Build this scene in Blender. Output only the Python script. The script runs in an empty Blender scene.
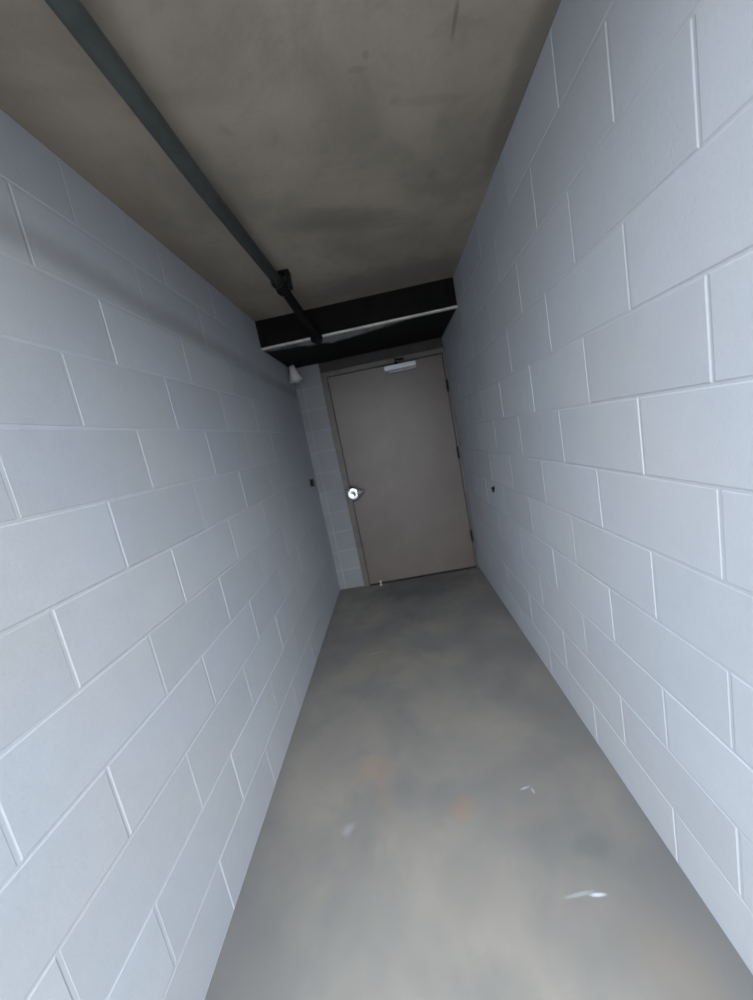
import bpy, bmesh, math, random
from mathutils import Vector, Matrix
random.seed(7)
S = bpy.context.scene
C = S.collection
CO = 0.2032                      # block course height
XL, XR = -0.81, 0.623            # wall faces
YB, YF = 0.36, 3.75             # open end placed just ahead of the camera for light falloff, far wall
ZC, ZS, YS = 2.43, 2.235, 2.90   # ceiling, bulkhead underside, bulkhead front

# ---------------------------------------------------------------- node helpers
class NT:
    def __init__(self, mat):
        self.nt = mat.node_tree; self.n = self.nt.nodes; self.l = self.nt.links
    def new(self, t, **kw):
        nd = self.n.new(t)
        for k, v in kw.items(): setattr(nd, k, v)
        return nd
    def put(self, sock, v):
        if v is None: return
        if hasattr(v, 'is_output') or isinstance(v, bpy.types.NodeSocket): self.l.new(v, sock)
        else: sock.default_value = v
    def math(self, op, a, b=None, c=None, clamp=False):
        m = self.new('ShaderNodeMath', operation=op); m.use_clamp = clamp
        for i, v in enumerate((a, b, c)): self.put(m.inputs[i], v)
        return m.outputs[0]
    def noise(self, vec, scale, detail=4, rough=.55, dist=0):
        t = self.new('ShaderNodeTexNoise')
        self.l.new(vec, t.inputs['Vector'])
        t.inputs['Scale'].default_value = scale; t.inputs['Detail'].default_value = detail
        t.inputs['Roughness'].default_value = rough; t.inputs['Distortion'].default_value = dist
        return t.outputs['Fac']
    def step(self, v, a, b, c=0., d=1.):
        m = self.new('ShaderNodeMapRange', interpolation_type='SMOOTHSTEP')
        self.put(m.inputs[0], v)
        for i, x in enumerate((a, b, c, d)): m.inputs[i + 1].default_value = x
        return m.outputs[0]
    def mix(self, f, a, b):
        m = self.new('ShaderNodeMix', data_type='RGBA')
        self.put(m.inputs[0], f); self.put(m.inputs[6], a if isinstance(a, bpy.types.NodeSocket) else (*a, 1) if len(a) == 3 else a)
        self.put(m.inputs[7], b if isinstance(b, bpy.types.NodeSocket) else (*b, 1))
        return m.outputs[2]
    def coords(self):
        return self.new('ShaderNodeTexCoord').outputs['Object']
    def xyz(self, vec):
        s = self.new('ShaderNodeSeparateXYZ'); self.l.new(vec, s.inputs[0]); return s.outputs
    def mapped(self, vec, scale):
        m = self.new('ShaderNodeMapping'); self.l.new(vec, m.inputs[0]); m.inputs['Scale'].default_value = scale
        return m.outputs[0]
    def spot(self, vec, cx, cy, rx, ry, ang, soft=.6, wob=.5, ns=9):
        """soft ellipse on the XY plane with a wobbly edge, 1 inside"""
        x, y, z = self.xyz(vec)
        dx = self.math('SUBTRACT', x, cx); dy = self.math('SUBTRACT', y, cy)
        ca, sa = math.cos(ang), math.sin(ang)
        u = self.math('ADD', self.math('MULTIPLY', dx, ca), self.math('MULTIPLY', dy, sa))
        v = self.math('SUBTRACT', self.math('MULTIPLY', dy, ca), self.math('MULTIPLY', dx, sa))
        u = self.math('DIVIDE', u, rx); v = self.math('DIVIDE', v, ry)
        r = self.math('SQRT', self.math('ADD', self.math('MULTIPLY', u, u), self.math('MULTIPLY', v, v)))
        r = self.math('ADD', r, self.math('MULTIPLY', self.math('SUBTRACT', self.noise(vec, ns), .5), wob * 2))
        return self.step(r, 1 - soft, 1 + soft * .4, 1., 0.)

def mat(name, col=(.5, .5, .5), rough=.6, metal=0.):
    m = bpy.data.materials.new(name); m.use_nodes = True
    b = m.node_tree.nodes['Principled BSDF']
    b.inputs['Base Color'].default_value = (*col, 1); b.inputs['Roughness'].default_value = rough
    b.inputs['Metallic'].default_value = metal
    return m, b, NT(m)

def bump(t, b, h, strength, dist):
    n = t.new('ShaderNodeBump'); n.inputs['Strength'].default_value = strength
    n.inputs['Distance'].default_value = dist
    t.l.new(h, n.inputs['Height']); t.l.new(n.outputs[0], b.inputs['Normal'])

def block_paint(name, col, warm, band=0.):
    m, b, t = mat(name, col, .62)
    co = t.coords()
    at = t.new('ShaderNodeAttribute', attribute_name='tint').outputs['Fac']
    big = t.noise(co, 2.2, 4, .5)
    mid = t.noise(co, 14, 5, .6)
    fine = t.noise(co, 130, 3, .7)
    c = t.mix(t.step(big, .35, .65), col, warm)
    # grey of each block
    k = t.math('ADD', t.math('MULTIPLY', at, .10), .95)
    k = t.math('MULTIPLY', k, t.math('ADD', t.math('MULTIPLY', mid, .12), .94))
    k = t.math('MULTIPLY', k, t.math('ADD', t.math('MULTIPLY', fine, .14), .93))
    sc = t.new('ShaderNodeVectorMath', operation='SCALE'); t.l.new(c, sc.inputs[0]); t.l.new(k, sc.inputs['Scale'])
    c = sc.outputs[0]
    if band:                                     # broken dark brown band along the tenth bed joint
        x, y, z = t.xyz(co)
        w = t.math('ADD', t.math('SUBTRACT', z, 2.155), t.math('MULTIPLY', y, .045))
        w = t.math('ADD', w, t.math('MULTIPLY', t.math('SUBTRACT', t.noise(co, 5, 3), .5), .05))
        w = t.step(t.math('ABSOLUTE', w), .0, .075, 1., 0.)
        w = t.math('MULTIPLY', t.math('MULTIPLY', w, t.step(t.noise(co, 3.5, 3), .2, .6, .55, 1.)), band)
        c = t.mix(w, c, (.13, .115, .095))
    t.l.new(c, b.inputs['Base Color'])
    pits = t.step(t.noise(co, 75, 2, .5), .33, .42)
    h = t.math('ADD', t.math('MULTIPLY', fine, .6), t.math('MULTIPLY', pits, .5))
    h = t.math('ADD', h, t.math('MULTIPLY', mid, 1.2))
    bump(t, b, h, .16, .002)
    return m

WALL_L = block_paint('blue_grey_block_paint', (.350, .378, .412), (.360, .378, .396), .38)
WALL_R = block_paint('pale_blue_grey_block_paint', (.343, .372, .408), (.352, .372, .398))
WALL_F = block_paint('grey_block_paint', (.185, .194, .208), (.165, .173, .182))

def make_floor_mat():
    m, b, t = mat('stained_concrete_floor', (.4, .4, .38), .55)
    co = t.coords()
    n1 = t.noise(co, 1.7, 4, .55, .3); n2 = t.noise(co, 5.5, 5, .6, .4); n3 = t.noise(co, 60, 4, .7)
    c = t.mix(t.step(n1, .36, .64), (.112, .112, .108), (.165, .156, .136))
    c = t.mix(t.math('MULTIPLY', t.step(n2, .48, .72), .50), c, (.118, .110, .102))
    c = t.mix(t.math('MULTIPLY', n3, .22), c, (.12, .115, .108))
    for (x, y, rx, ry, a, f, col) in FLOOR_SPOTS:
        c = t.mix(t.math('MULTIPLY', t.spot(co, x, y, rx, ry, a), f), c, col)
    for (x, y, rx, ry, a, f) in SCUFFS:
        c = t.mix(t.math('MULTIPLY', t.spot(co, x, y, rx, ry, a, .7, .35, 40), f), c, (.34, .37, .40))
    # floor colour turns darker towards the foot of both walls
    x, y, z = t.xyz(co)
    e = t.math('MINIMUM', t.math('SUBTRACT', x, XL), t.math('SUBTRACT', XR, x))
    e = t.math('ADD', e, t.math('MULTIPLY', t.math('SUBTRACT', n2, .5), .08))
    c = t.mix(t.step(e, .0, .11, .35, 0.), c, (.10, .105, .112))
    t.l.new(c, b.inputs['Base Color'])
    t.l.new(t.step(n2, .3, .7, .45, .62), b.inputs['Roughness'])
    h = t.math('ADD', t.math('MULTIPLY', n2, 1.0), t.math('MULTIPLY', n3, .12))
    bump(t, b, h, .3, .004)
    return m
FLOOR_SPOTS = [   # x, y, rx, ry, angle, strength, colour
    (.005, 1.277, .06, .05, .3, .34, (.185, .120, .078)),
    (-.353, 1.515, .10, .09, .2, .34, (.205, .145, .100)),
    (-.30, 1.38, .04, .12, .1, .22, (.20, .145, .105)),
    (.405, 1.094, .07, .05, .1, .60, (.085, .095, .088)),
    (.22, 1.22, .12, .05, .2, .25, (.17, .14, .115)),
    (.30, 2.20, .09, .05, .0, .35, (.10, .10, .104)),
    (-.40, 2.45, .14, .28, .1, .40, (.125, .115, .092)),
    (.008, .765, .12, .10, -.4, .50, (.095, .100, .096)),
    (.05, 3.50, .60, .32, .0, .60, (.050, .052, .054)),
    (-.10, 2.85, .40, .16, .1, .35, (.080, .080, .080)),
    (-.34, .935, .25, .16, .3, .15, (.20, .195, .17)),
    (.46, .80, .10, .14, .5, .30, (.15, .125, .10)),
]
SCUFFS = [(.262, 1.325, .022, .005, .25, .6), (.288, 1.308, .006, .014, .1, .5), (.354, .959, .024, .006, -.05, .95),
          (.30, .965, .05, .006, .1, .3), (-.381, 2.458, .06, .007, .1, .35), (-.443, 1.249, .03, .02, .9, .18)]
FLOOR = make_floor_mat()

def make_ceiling_mat():
    m, b, t = mat('brown_grey_concrete_ceiling', (.3, .28, .25), .8)
    co = t.coords()
    n1 = t.noise(co, 2.1, 5, .6, .4); n2 = t.noise(co, 9, 5, .65, .3); n3 = t.noise(co, 90, 3, .7)
    c = t.mix(t.step(n1, .35, .66), (.285, .250, .203), (.205, .181, .148))
    c = t.mix(t.math('MULTIPLY', t.step(n2, .5, .75), .35), c, (.14, .13, .118))
    c = t.mix(t.math('MULTIPLY', n3, .15), c, (.12, .113, .10))
    x, y, z = t.xyz(co)
    e = t.math('SUBTRACT', x, XL)
    e = t.math('ADD', e, t.math('MULTIPLY', t.math('SUBTRACT', n2, .5), .15))
    c = t.mix(t.step(e, .0, .20, .40, 0.), c, (.12, .092, .070))     # browner towards the left wall
    for (sx, sy, rx, ry, a, f) in ((.119, 1.189, .010, .014, 0, .35), (.095, 1.224, .03, .012, .2, .3), (.309, 1.383, .12, .02, .2, .18), (.354, 1.746, .025, .04, 0, .3), (.35, 1.161, .008, .06, 0, .7), (.603, 1.45, .06, .5, 0, .6), (.2, 2.7, .7, .25, 0, .6), (-.05, 1.9, .25, .10, .3, .4),
                                   (.46, 1.05, .03, .06, 0, .2), (-.1, 1.9, .3, .05, .1, .15), (.2, 1.35, .02, .02, 0, .2)):
        c = t.mix(t.math('MULTIPLY', t.spot(co, sx, sy, rx, ry, a), f), c, (.10, .093, .08))  # dark spots; the wide one by the bulkhead paints in far-end shade
    t.l.new(c, b.inputs['Base Color'])
    h = t.math('ADD', n2, t.math('MULTIPLY', n3, .25))
    bump(t, b, h, .4, .004)
    return m
CEIL = make_ceiling_mat()

def speckled(name, c1, c2, rough, metal=0., scale=12, bs=.15):
    m, b, t = mat(name, c1, rough, metal)
    co = t.coords(); n = t.noise(co, scale, 5, .6, .3)
    t.l.new(t.mix(t.step(n, .35, .68), c1, c2), b.inputs['Base Color'])
    bump(t, b, t.noise(co, scale * 6, 3, .6), bs, .001)
    return m
DOOR = speckled('brown_grey_door_paint', (.094, .077, .068), (.080, .065, .057), .42, 0, 3, .08)
FRAME = speckled('brown_frame_paint', (.085, .077, .070), (.062, .056, .05), .5, 0, 8)
FACADE = speckled('dark_outer_render', (.045, .045, .046), (.035, .035, .036), .9, 0, 4)
HEADER = speckled('shaded_header', (.030, .028, .027), (.020, .019, .018), .7, 0, 8)  # wall above the door, bulkhead's shadow put into its colour
PIPE = speckled('dark_green_grey_pipe_paint', (.050, .058, .055), (.035, .040, .037), .5, 0, 18)
IRON = speckled('black_iron', (.008, .008, .008), (.005, .005, .005), .6, 0, 20)
BEAM = speckled('blackened_timber', (.007, .0065, .006), (.004, .004, .004), .9, 0, 9)
LIP = speckled('bare_steel_edge', (.62, .60, .57), (.46, .45, .43), .5, .2, 25)
CHROME = speckled('polished_chrome', (.86, .87, .90), (.80, .81, .84), .22, 1., 30, .02)
ALU = speckled('silver_closer_paint', (.44, .47, .51), (.38, .41, .44), .42, .3, 20, .03)
ALUD = speckled('dull_silver_metal', (.22, .23, .25), (.17, .18, .19), .45, .4, 20, .03)
WHITE = speckled('off_white_plastic', (.50, .50, .48), (.42, .42, .40), .5, 0, 10, .03)
GROUND = speckled('pale_outdoor_concrete', (.36, .35, .34), (.31, .30, .29), .8, 0, 2)

for m_ in (BEAM, IRON): m_.node_tree.nodes['Principled BSDF'].inputs['Specular IOR Level'].default_value = .12

def soffit_mat():
    m, b, t = mat('pale_edged_black_soffit', (.02, .02, .02), .9); b.inputs['Specular IOR Level'].default_value = .15
    co = t.coords(); x, y, z = t.xyz(co)
    # uneven paler band along the front edge, widest in the middle of the left half
    w = t.math('SUBTRACT', .24, t.math('MULTIPLY', t.math('ABSOLUTE', t.math('ADD', x, .30)), .30))
    w = t.math('ADD', w, t.math('MULTIPLY', t.math('SUBTRACT', t.noise(co, 9, 4), .5), .14))
    d = t.math('SUBTRACT', t.math('SUBTRACT', y, YS), w)
    f = t.math('MULTIPLY', t.step(d, -.05, .02, 1., 0.), t.step(t.noise(co, 6, 4), .3, .6, .4, 1.))
    t.l.new(t.mix(f, (.007, .007, .007), (.24, .24, .235)), b.inputs['Base Color'])
    return m
SOFFIT = soffit_mat()

# ---------------------------------------------------------------- mesh helpers
def obj(name, bm, m, parent=None, smooth=False, bevel=0.):
    me = bpy.data.meshes.new(name)
    bmesh.ops.recalc_face_normals(bm, faces=bm.faces)
    bm.to_mesh(me); bm.free()
    for x in (m if isinstance(m, (list, tuple)) else [m]): me.materials.append(x)
    if smooth:
        for p in me.polygons: p.use_smooth = True
    o = bpy.data.objects.new(name, me); C.objects.link(o); o.parent = parent
    if bevel:
        bv = o.modifiers.new('bevel', 'BEVEL'); bv.width = bevel; bv.segments = 3; bv.limit_method = 'ANGLE'
    return o
def struct(o, label=None, cat=None):
    o['kind'] = 'structure'
    if label: o['label'] = label
    if cat: o['category'] = cat
    return o
def box(bm, x0, x1, y0, y1, z0, z1, mi=0):
    v = [bm.verts.new((x, y, z)) for z in (z0, z1) for y in (y0, y1) for x in (x0, x1)]
    for f in ((0, 2, 3, 1), (4, 5, 7, 6), (0, 1, 5, 4), (2, 6, 7, 3), (0, 4, 6, 2), (1, 3, 7, 5)):
        bm.faces.new([v[i] for i in f]).material_index = mi
def lathe(bm, prof, org, axis, seg=32):
    """prof = [(distance along the axis, radius)]"""
    ax = Vector(axis).normalized(); u = ax.orthogonal().normalized(); w = ax.cross(u); org = Vector(org)
    rings = []
    for d, r in prof:
        if r < 1e-6: rings.append([bm.verts.new(org + ax * d)])
        else: rings.append([bm.verts.new(org + ax * d + (u * math.cos(a) + w * math.sin(a)) * r)
                            for a in [2 * math.pi * i / seg for i in range(seg)]])
    for a, b in zip(rings, rings[1:]):
        for i in range(seg):
            j = (i + 1) % seg
            if len(a) == 1 and len(b) == 1: continue
            if len(a) == 1: bm.faces.new((a[0], b[i], b[j]))
            elif len(b) == 1: bm.faces.new((a[i], a[j], b[0]))
            else: bm.faces.new((a[i], a[j], b[j], b[i]))
    for rg in (rings[0], rings[-1]):
        if len(rg) > 1: bm.faces.new(rg)
def tube(bm, pts, r, seg=24):
    pts = [Vector(p) for p in pts]; rings = []
    u = None
    for i, p in enumerate(pts):
        d = ((pts[min(i + 1, len(pts) - 1)] - pts[i]).normalized() + (pts[i] - pts[max(i - 1, 0)]).normalized()).normalized()
        if u is None: u = d.orthogonal().normalized()
        u = (u - d * u.dot(d)).normalized(); w = d.cross(u)
        rings.append([bm.verts.new(p + (u * math.cos(a) + w * math.sin(a)) * r) for a in [2 * math.pi * k / seg for k in range(seg)]])
    for a, b in zip(rings, rings[1:]):
        for k in range(seg): bm.faces.new((a[k], a[(k + 1) % seg], b[(k + 1) % seg], b[k]))
    bm.faces.new(rings[0]); bm.faces.new(rings[-1])

def block_face(bm, tl, origin, U, N, u0, u1, v0, v1, rows, joints, mt=1.2, J=.0034, D=.0019):
    """Painted block work: one bevelled face per block standing 3 mm proud of the tooled joints."""
    O, U, N, V = Vector(origin), Vector(U), Vector(N), Vector((0, 0, 1))
    def P(u, v, n): return bm.verts.new(O + U * u + V * v + N * n)
    q = [P(u0, v0, -D), P(u1, v0, -D), P(u1, v1, -D), P(u0, v1, -D)]
    f = bm.faces.new(q); f[tl] = mt
    for k in range(rows[0], rows[1]):
        a, b = max(k * CO, v0), min((k + 1) * CO, v1)
        if b - a < .012: continue
        ea = J if a > v0 + 1e-6 else 0; eb = J if b < v1 - 1e-6 else 0
        js = joints(k)
        for s, e in zip(js, js[1:]):
            s2, e2 = max(s, u0), min(e, u1)
            if e2 - s2 < .02: continue
            es = J if s2 == s else 0; ee = J if e2 == e else 0
            h = random.uniform(-.0006, .0006); tv = random.random(); c = .0035
            jit = lambda: random.uniform(-.0007, .0007)
            A = [(s2 + es + jit(), a + ea + jit()), (e2 - ee + jit(), a + ea + jit()), (e2 - ee + jit(), b - eb + jit()), (s2 + es + jit(), b - eb + jit())]
            B = [(s2 + es + c, a + ea + c), (e2 - ee - c, a + ea + c), (e2 - ee - c, b - eb - c), (s2 + es + c, b - eb - c)]
            C1 = [(s2 + es + c * .35, a + ea + c * .35), (e2 - ee - c * .35, a + ea + c * .35), (e2 - ee - c * .35, b - eb - c * .35), (s2 + es + c * .35, b - eb - c * .35)]
            va = [P(x, y, -D) for x, y in A]; vc = [P(x, y, h - .0009) for x, y in C1]; vb = [P(x, y, h) for x, y in B]
            fs = [bm.faces.new(vb)]
            for i in range(4):
                j = (i + 1) % 4
                fs += [bm.faces.new((va[i], va[j], vc[j], vc[i])), bm.faces.new((vc[i], vc[j], vb[j], vb[i]))]
            for f in fs: f[tl] = tv
def keep_mesh(name, bm, m):
    me = bpy.data.meshes.new(name); bm.to_mesh(me); bm.free(); me.materials.append(m)
    o = bpy.data.objects.new(name, me); C.objects.link(o); return o
def bond_left(k): return [(1.025 if k % 2 == 0 else .772) + .466 * n for n in range(-5, 9)]
def bond_right(k): return [(1.012 if k % 2 == 0 else .786) + .460 * n for n in range(-5, 9)]

# ---------------------------------------------------------------- the corridor
def long_wall(name, x, nx, m, label):
    bm = bmesh.new(); tl = bm.faces.layers.float.new('tint')
    U = (0, 1, 0)
    block_face(bm, tl, (x, 0, 0), U, (nx, 0, 0), YB, YF + .15, -.02, ZC, (0, 12), bond_left if nx > 0 else bond_right, 1.2 if nx > 0 else .4, .0028, .0011 if nx > 0 else .0013)
    # the body of the wall behind its painted face
    xb = x - nx * .20; xs = x - nx * .0033
    box(bm, min(xb, xs), max(xb, xs), YB, YF + .15, 0, ZC)
    return struct(keep_mesh(name, bm, m), label, 'wall')
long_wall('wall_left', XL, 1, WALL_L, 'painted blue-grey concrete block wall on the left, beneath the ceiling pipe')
long_wall('wall_right', XR, -1, WALL_R, 'pale blue-grey concrete block wall on the right, at the hinge side of the door')

XJ = -.548                                           # outer edge of the door frame
bm = bmesh.new(); tl = bm.faces.layers.float.new('tint')
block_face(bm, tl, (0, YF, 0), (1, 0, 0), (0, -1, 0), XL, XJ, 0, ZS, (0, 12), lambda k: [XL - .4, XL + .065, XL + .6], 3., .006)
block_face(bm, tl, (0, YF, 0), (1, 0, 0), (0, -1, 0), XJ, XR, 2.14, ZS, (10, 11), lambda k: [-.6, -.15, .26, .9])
box(bm, XL, XJ, YF + .0033, YF + .15, 0, ZS); box(bm, XJ, XR, YF + .0033, YF + .15, 2.14, ZS)
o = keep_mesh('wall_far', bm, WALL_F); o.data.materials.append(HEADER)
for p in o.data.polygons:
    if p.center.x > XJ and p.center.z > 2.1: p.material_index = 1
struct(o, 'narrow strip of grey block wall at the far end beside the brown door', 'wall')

bm = bmesh.new(); box(bm, XL - .2, XR + .2, YB, YF + .15, -.12, 0)
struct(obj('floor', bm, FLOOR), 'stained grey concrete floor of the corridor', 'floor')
bm = bmesh.new(); box(bm, XL - .2, XR + .2, YB, YF + .15, ZC, ZC + .2)
struct(obj('ceiling', bm, CEIL), 'brown-grey concrete ceiling of the corridor', 'ceiling')
bm = bmesh.new(); box(bm, -9, 9, -14, YB, -.12, 0)
struct(obj('ground', bm, GROUND), 'pale concrete ground outside the open end of the corridor', 'ground')

bm = bmesh.new()                                     # outer face of the building around the open end
box(bm, -5, XL - .2, YB, YB + .2, 0, 3.4); box(bm, XR + .2, 5, YB, YB + .2, 0, 3.4); box(bm, XL - .2, XR + .2, YB, YB + .2, ZC + .2, 3.4)
struct(obj('wall_front', bm, FACADE), 'grey outer wall around the open end of the corridor', 'wall')
bm = bmesh.new(); box(bm, XL - .003, XR + .003, YS, YF + .15, ZS, ZC)
for f in bm.faces:
    if f.calc_center_median().z < ZS + .01: f.material_index = 1
struct(obj('trim_1', bm, [BEAM, SOFFIT]), 'black dropped bulkhead across the ceiling in front of the door', 'bulkhead')
bm = bmesh.new()                                     # L-shaped steel edge: a rounded nose below the beam face and a thin leg up it
prof = [(YS - .003, ZS + .007), (YS - .006, ZS + .006), (YS - .008, ZS + .002), (YS - .008, ZS - .003), (YS - .005, ZS - .006), (YS + .022, ZS - .006), (YS + .022, ZS), (YS, ZS), (YS, ZS + .007)]
ends = [[bm.verts.new((x, y, z)) for y, z in prof] for x in (XL, XR)]
for i in range(len(prof)):
    j = (i + 1) % len(prof); bm.faces.new((ends[0][i], ends[0][j], ends[1][j], ends[1][i]))
bm.faces.new(ends[0]); bm.faces.new(ends[1])
struct(obj('trim_2', bm, LIP), 'thin pale steel edge strip along the bottom of the black bulkhead', 'edge strip')

# ---------------------------------------------------------------- the door
door = bpy.data.objects.new('door_1', None); C.objects.link(door); door.location = (.05, YF, 0)
struct(door, 'closed plain brown-grey metal door at the far end of the corridor', 'door')
def dpart(name, bm, m, parent=None, **kw):
    if parent is None:
        bmesh.ops.translate(bm, verts=bm.verts, vec=-Vector(door.location)); parent = door
    else: bmesh.ops.translate(bm, verts=bm.verts, vec=-Vector(door.location))
    return obj(name, bm, m, parent, **kw)
DL, DR, DT, DB = -.488, .598, 2.088, .012            # leaf edges
YD = 3.730
bm = bmesh.new(); box(bm, DL, DR, YD, YD + .045, DB, DT)
dpart('door_leaf', bm, DOOR, bevel=.002)
bm = bmesh.new()                                     # hollow metal frame: face, stop, return
def jamb(x0, x1, z0, z1): box(bm, x0, x1, 3.722, YF + .1, z0, z1)
jamb(XJ, DL - .004, 0, 2.14); jamb(DR + .004, XR, 0, 2.14); jamb(DL - .004, DR + .004, DT + .006, 2.14)
box(bm, DL - .004, DL + .012, YD + .046, YF + .1, 0, DT + .006); box(bm, DR - .012, DR + .004, YD + .046, YF + .1, 0, DT + .006)
box(bm, DL + .012, DR - .012, YD + .046, YF + .1, DT - .01, DT + .006)
dpart('door_frame', bm, FRAME, bevel=.002)
bm = bmesh.new(); box(bm, DL - .004, DR + .004, YD - .012, YF + .1, 0, .009)
dpart('threshold', bm, IRON, bevel=.002)
for z in (.34, 1.17, 1.80):                          # dark butt hinges at the right edge
    bm = bmesh.new()
    lathe(bm, [(0, 0), (0, .005), (.006, .009), (.006, .0095), (.040, .0095), (.0405, .0085), (.0415, .0095), (.075, .0095), (.0755, .0085), (.0765, .0095), (.110, .0095), (.112, .005), (.118, 0)], (DR + .002, 3.716, z - .06), (0, 0, 1), 18)
    box(bm, DR - .006, DR + .001, YD - .003, YD + .001, z - .055, z + .055)
    dpart('hinge', bm, IRON)
# knob on a round rose
KX, KZ = -.468, .968
bm = bmesh.new()
lathe(bm, [(0, 0), (0, .036), (.004, .036), (.009, .030), (.011, .022), (.024, .022), (.030, .038), (.040, .064), (.052, .074), (.064, .069), (.072, .052), (.077, .028), (.073, .022), (.072, 0)], (KX, YD, KZ), (0, -1, 0), 40)
knob = dpart('door_knob', bm, CHROME, smooth=True)
bm = bmesh.new(); box(bm, KX - .0015, KX + .0015, YD - .0745, YD - .0725, KZ - .006, KZ + .006)
lathe(bm, [(0, .007), (.0012, .007), (.0012, 0)], (KX, YD - .0722, KZ), (0, -1, 0), 20)
dpart('keyhole', bm, IRON, knob)
bm = bmesh.new(); box(bm, DL - .056, DL + .030, YD - .0115, YD - .0078, KZ - .030, KZ + .034)
for dz in (-.020, .024): lathe(bm, [(0, .005), (.0018, .004), (.0018, 0)], (DL - .044, YD - .0115, KZ + dz), (0, -1, 0), 14)
o = dpart('latch_guard', bm, ALU, bevel=.002); o['label'] = 'silver latch guard plate beside the knob'
# a short tapered thumb lever points away from the edge, dark at its tip
bm = bmesh.new()
lathe(bm, [(0, .040), (.03, .030), (.055, .018), (.078, .006), (.082, 0)], (KX + .045, YD - .042, KZ - .002), (1, 0, .12), 20)
lev = dpart('lever', bm, ALUD, knob, smooth=True); lev['label'] = 'dull grey tapered lever'
# closer
bm = bmesh.new(); box(bm, .050, .345, YD - .058, YD, 2.028, 2.072)
clo = dpart('door_closer', bm, ALU, bevel=.006); clo['label'] = 'silver door closer body'
bm = bmesh.new(); box(bm, .085, .345, YD - .040, YD, 2.006, 2.026)
dpart('closer_plate', bm, ALUD, clo, bevel=.003)
bm = bmesh.new()
tube(bm, [(.165, YD - .030, 2.072), (.165, YD - .030, 2.098)], .011, 16)
tube(bm, [(.165, YD - .030, 2.092), (.16, YD - .125, 2.100)], .0075, 12); tube(bm, [(.16, YD - .125, 2.106), (.215, YD - .012, 2.112)], .0075, 12)
box(bm, .19, .245, YD - .024, YD - .008, 2.100, 2.124)
a = dpart('closer_arm', bm, IRON, clo); a['label'] = 'black folding closer arm'

# ---------------------------------------------------------------- things
def thing(name, loc, label, cat, group=None):
    o = bpy.data.objects.new(name, None); C.objects.link(o); o.location = loc
    o['label'] = label; o['category'] = cat
    if group: o['group'] = group
    return o
def tpart(name, bm, m, root, parent=None, **kw):
    bmesh.ops.translate(bm, verts=bm.verts, vec=-Vector(root.location))
    return obj(name, bm, m, parent or root, **kw)

# the pipe under the ceiling
PR = .027; PX, PZ = -.462, ZC - .062
R = thing('ceiling_pipe', (PX, .36, PZ), 'dark green-grey pipe running along under the ceiling to the black bulkhead', 'pipe')
bm = bmesh.new(); tube(bm, [(PX, YB, PZ), (PX + .002, .7, PZ), (PX, 1.4, PZ), (PX + .018, 2.25, PZ - .002)], PR, 32)
tpart('pipe_run', bm, PIPE, R, smooth=False)
for p in R.children[0].data.polygons: p.use_smooth = len(p.vertices) == 4
E0 = Vector((PX + .018, 2.25, PZ - .002)); E1 = Vector((-.386, 2.868, 2.212))
bm = bmesh.new(); tube(bm, [E0 + Vector((0, -.02, 0)), E0 + Vector((0, .08, -.004)), E0.lerp(E1, .5) + Vector((0, 0, .006)), E1], .027, 28)
o = tpart('pipe_tail', bm, IRON, R); o['label'] = 'black lower end of the pipe'
for p in o.data.polygons: p.use_smooth = len(p.vertices) == 4
bm = bmesh.new()
lathe(bm, [(0, .029), (0, .038), (.012, .040), (.018, .036), (.10, .036), (.106, .040), (.12, .038), (.12, .024)], E0 + Vector((0, -.05, .001)), (0, 1, -.02), 28)
tpart('coupling', bm, IRON, R)
bm = bmesh.new()                                     # clevis hanger fixed to the ceiling on the right of the coupling
hx = E0.x; hy = E0.y + .015
box(bm, hx - .035, hx + .062, hy - .03, hy + .03, ZC - .012, ZC)
box(bm, hx + .036, hx + .060, hy - .022, hy + .022, PZ - .03, ZC - .010)
tpart('hanger', bm, IRON, R, bevel=.003)
bm = bmesh.new()
lathe(bm, [(0, .026), (0, .034), (.008, .037), (.05, .037), (.058, .031), (.064, .016), (.066, 0)], E1 + Vector((-.020, -.045, .006)), (.75, 1, -.30), 28)
tpart('end_cap', bm, IRON, R)
for y in (.50, .72):                           # saddle clips nearer the camera are above the frame
    bm = bmesh.new(); c = Vector((PX + .001, y, PZ))
    pts = [c + Vector((math.cos(a) * (PR + .003), 0, math.sin(a) * (PR + .003))) for a in [math.pi + math.pi * i / 12 for i in range(13)]]
    pts = [Vector((c.x - PR - .003, y, ZC))] + pts + [Vector((c.x + PR + .003, y, ZC))]
    va = [[bm.verts.new(p + Vector((0, dy, 0))) for dy in (-.012, .012)] for p in pts]
    for p0, p1 in zip(va, va[1:]): bm.faces.new((p0[0], p0[1], p1[1], p1[0]))
    o = tpart('pipe_clip', bm, IRON, R); s = o.modifiers.new('s', 'SOLIDIFY'); s.thickness = .002

# pale cone fixture hanging from the soffit in the left corner
R = thing('cone_lamp', (-.748, 3.50, ZS), 'small off-white cone-shaped fixture under the bulkhead in the far left corner', 'lamp')
bm = bmesh.new(); lathe(bm, [(0, 0), (0, .034), (.010, .034), (.016, .026), (.030, .018), (.030, 0)], (-.748, 3.50, ZS), (0, 0, -1), 24)
tpart('ceiling_mount', bm, IRON, R, smooth=False)
bm = bmesh.new()
lathe(bm, [(0, .016), (.0, .024), (.03, .030), (.12, .056), (.135, .058), (.135, .053), (.12, .050), (.03, .025)], (-.748, 3.50, ZS - .028), (.12, 0, -1), 28)
tpart('lamp_shade', bm, WHITE, R, smooth=True)

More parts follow.
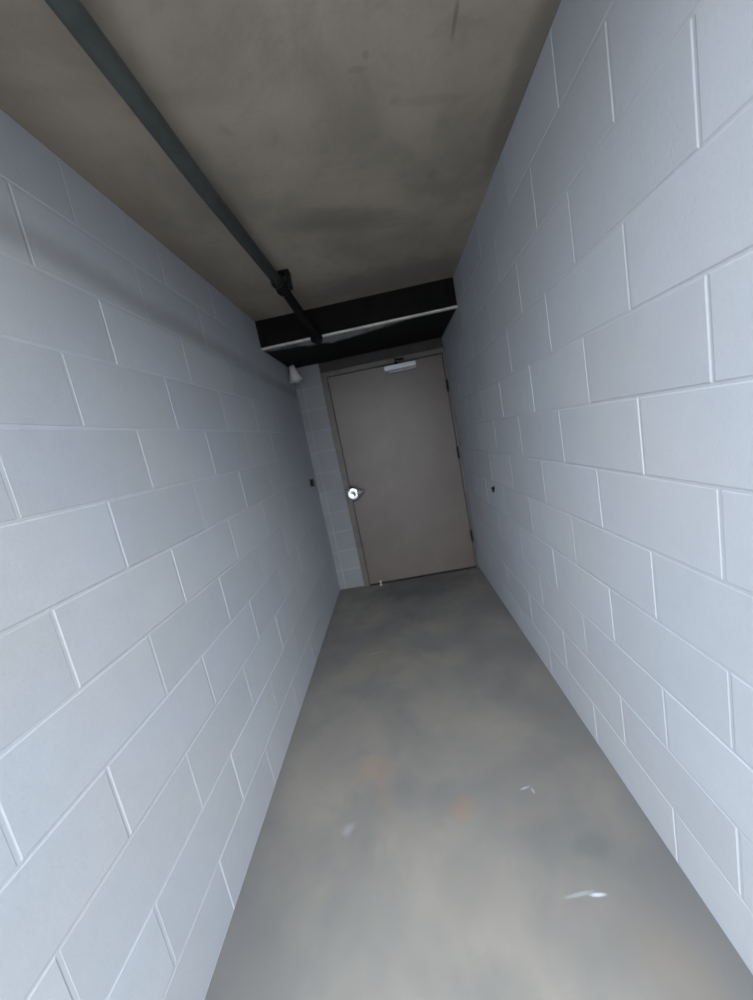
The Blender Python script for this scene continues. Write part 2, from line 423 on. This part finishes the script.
# small anchor left in the right wall
R = thing('wall_anchor', (XR, 2.625, .965), 'small dark anchor bolt in the right block wall', 'anchor')
bm = bmesh.new(); lathe(bm, [(-.004, 0), (-.004, .014), (.002, .014), (.003, .008), (.018, .007), (.018, 0)], (XR, 2.625, .965), (-1, 0, 0), 18)
tpart('bolt', bm, IRON, R)
bm = bmesh.new(); box(bm, XR - .010, XR + .001, 2.632, 2.650, .935, .958)
tpart('tab', bm, IRON, R, bevel=.002)

# little pale stop at the foot of the door
R = thing('door_stop', (-.375, 3.685, 0), 'tiny pale peg standing on the floor against the foot of the door', 'door stop')
bm = bmesh.new(); lathe(bm, [(0, 0), (0, .012), (.004, .012), (.006, .006), (.034, .005), (.040, .008), (.048, .007), (.050, 0)], (-.375, 3.685, 0), (0, 0, 1), 20)
tpart('peg', bm, WHITE, R)

# small dark box low in the left corner, on the left wall
R = thing('wall_box', (XL, 3.50, 1.16), 'small dark conduit box on the left wall just before the far corner', 'electrical box')
bm = bmesh.new(); box(bm, XL, XL + .028, 3.485, 3.53, 1.13, 1.20)
tpart('box_body', bm, IRON, R, bevel=.004)
bm = bmesh.new(); box(bm, XL + .028, XL + .032, 3.489, 3.526, 1.134, 1.196)
tpart('box_cover', bm, PIPE, R, bevel=.0015)

# ---------------------------------------------------------------- daylight from the open end
w = bpy.data.worlds.new('overcast_sky'); S.world = w; w.use_nodes = True
nt = w.node_tree; nt.nodes.clear()
tc = nt.nodes.new('ShaderNodeTexCoord'); dt = nt.nodes.new('ShaderNodeVectorMath'); dt.operation = 'DOT_PRODUCT'
dt.inputs[1].default_value = Vector((-.06, -.50, .68)).normalized()
nt.links.new(tc.outputs['Generated'], dt.inputs[0])
mr = nt.nodes.new('ShaderNodeMapRange'); mr.interpolation_type = 'SMOOTHSTEP'
nt.links.new(dt.outputs['Value'], mr.inputs[0])
for i, v in zip((1, 2, 3, 4), (.30, .97, 0., 1.)): mr.inputs[i].default_value = v
mx = nt.nodes.new('ShaderNodeMix'); mx.data_type = 'RGBA'
nt.links.new(mr.outputs[0], mx.inputs[0])
mx.inputs[6].default_value = (.05, .055, .062, 1); mx.inputs[7].default_value = (2.0, 2.1, 2.25, 1)
bg = nt.nodes.new('ShaderNodeBackground'); bg.inputs[1].default_value = 1.0
nt.links.new(mx.outputs[2], bg.inputs[0])
out = nt.nodes.new('ShaderNodeOutputWorld'); nt.links.new(bg.outputs[0], out.inputs[0])

# ---------------------------------------------------------------- camera
cam = bpy.data.cameras.new('camera'); co = bpy.data.objects.new('camera', cam); C.objects.link(co)
pitch, yaw, roll = -.1558, -.0689, -.1958
f = Vector((math.sin(yaw) * math.cos(pitch), math.cos(yaw) * math.cos(pitch), math.sin(pitch)))
rt = Vector((math.cos(yaw), -math.sin(yaw), 0)); up = rt.cross(f)
r2 = math.cos(roll) * rt + math.sin(roll) * up; u2 = -math.sin(roll) * rt + math.cos(roll) * up
co.matrix_world = Matrix(((r2.x, u2.x, -f.x, 0), (r2.y, u2.y, -f.y, 0), (r2.z, u2.z, -f.z, 1.446), (0, 0, 0, 1)))
cam.sensor_fit = 'VERTICAL'; cam.sensor_height = 36; cam.lens = 383.97 / 1000 * 36
cam.clip_start = .02
cam.dof.use_dof = True; cam.dof.focus_distance = 1.1; cam.dof.aperture_fstop = 2.2
S.camera = co
S.view_settings.view_transform = 'Standard'; S.view_settings.look = 'None'
S.view_settings.gamma = 1; S.view_settings.use_curve_mapping = False; S.view_settings.exposure = 2.3
S.cycles.max_bounces = 10; S.cycles.diffuse_bounces = 8
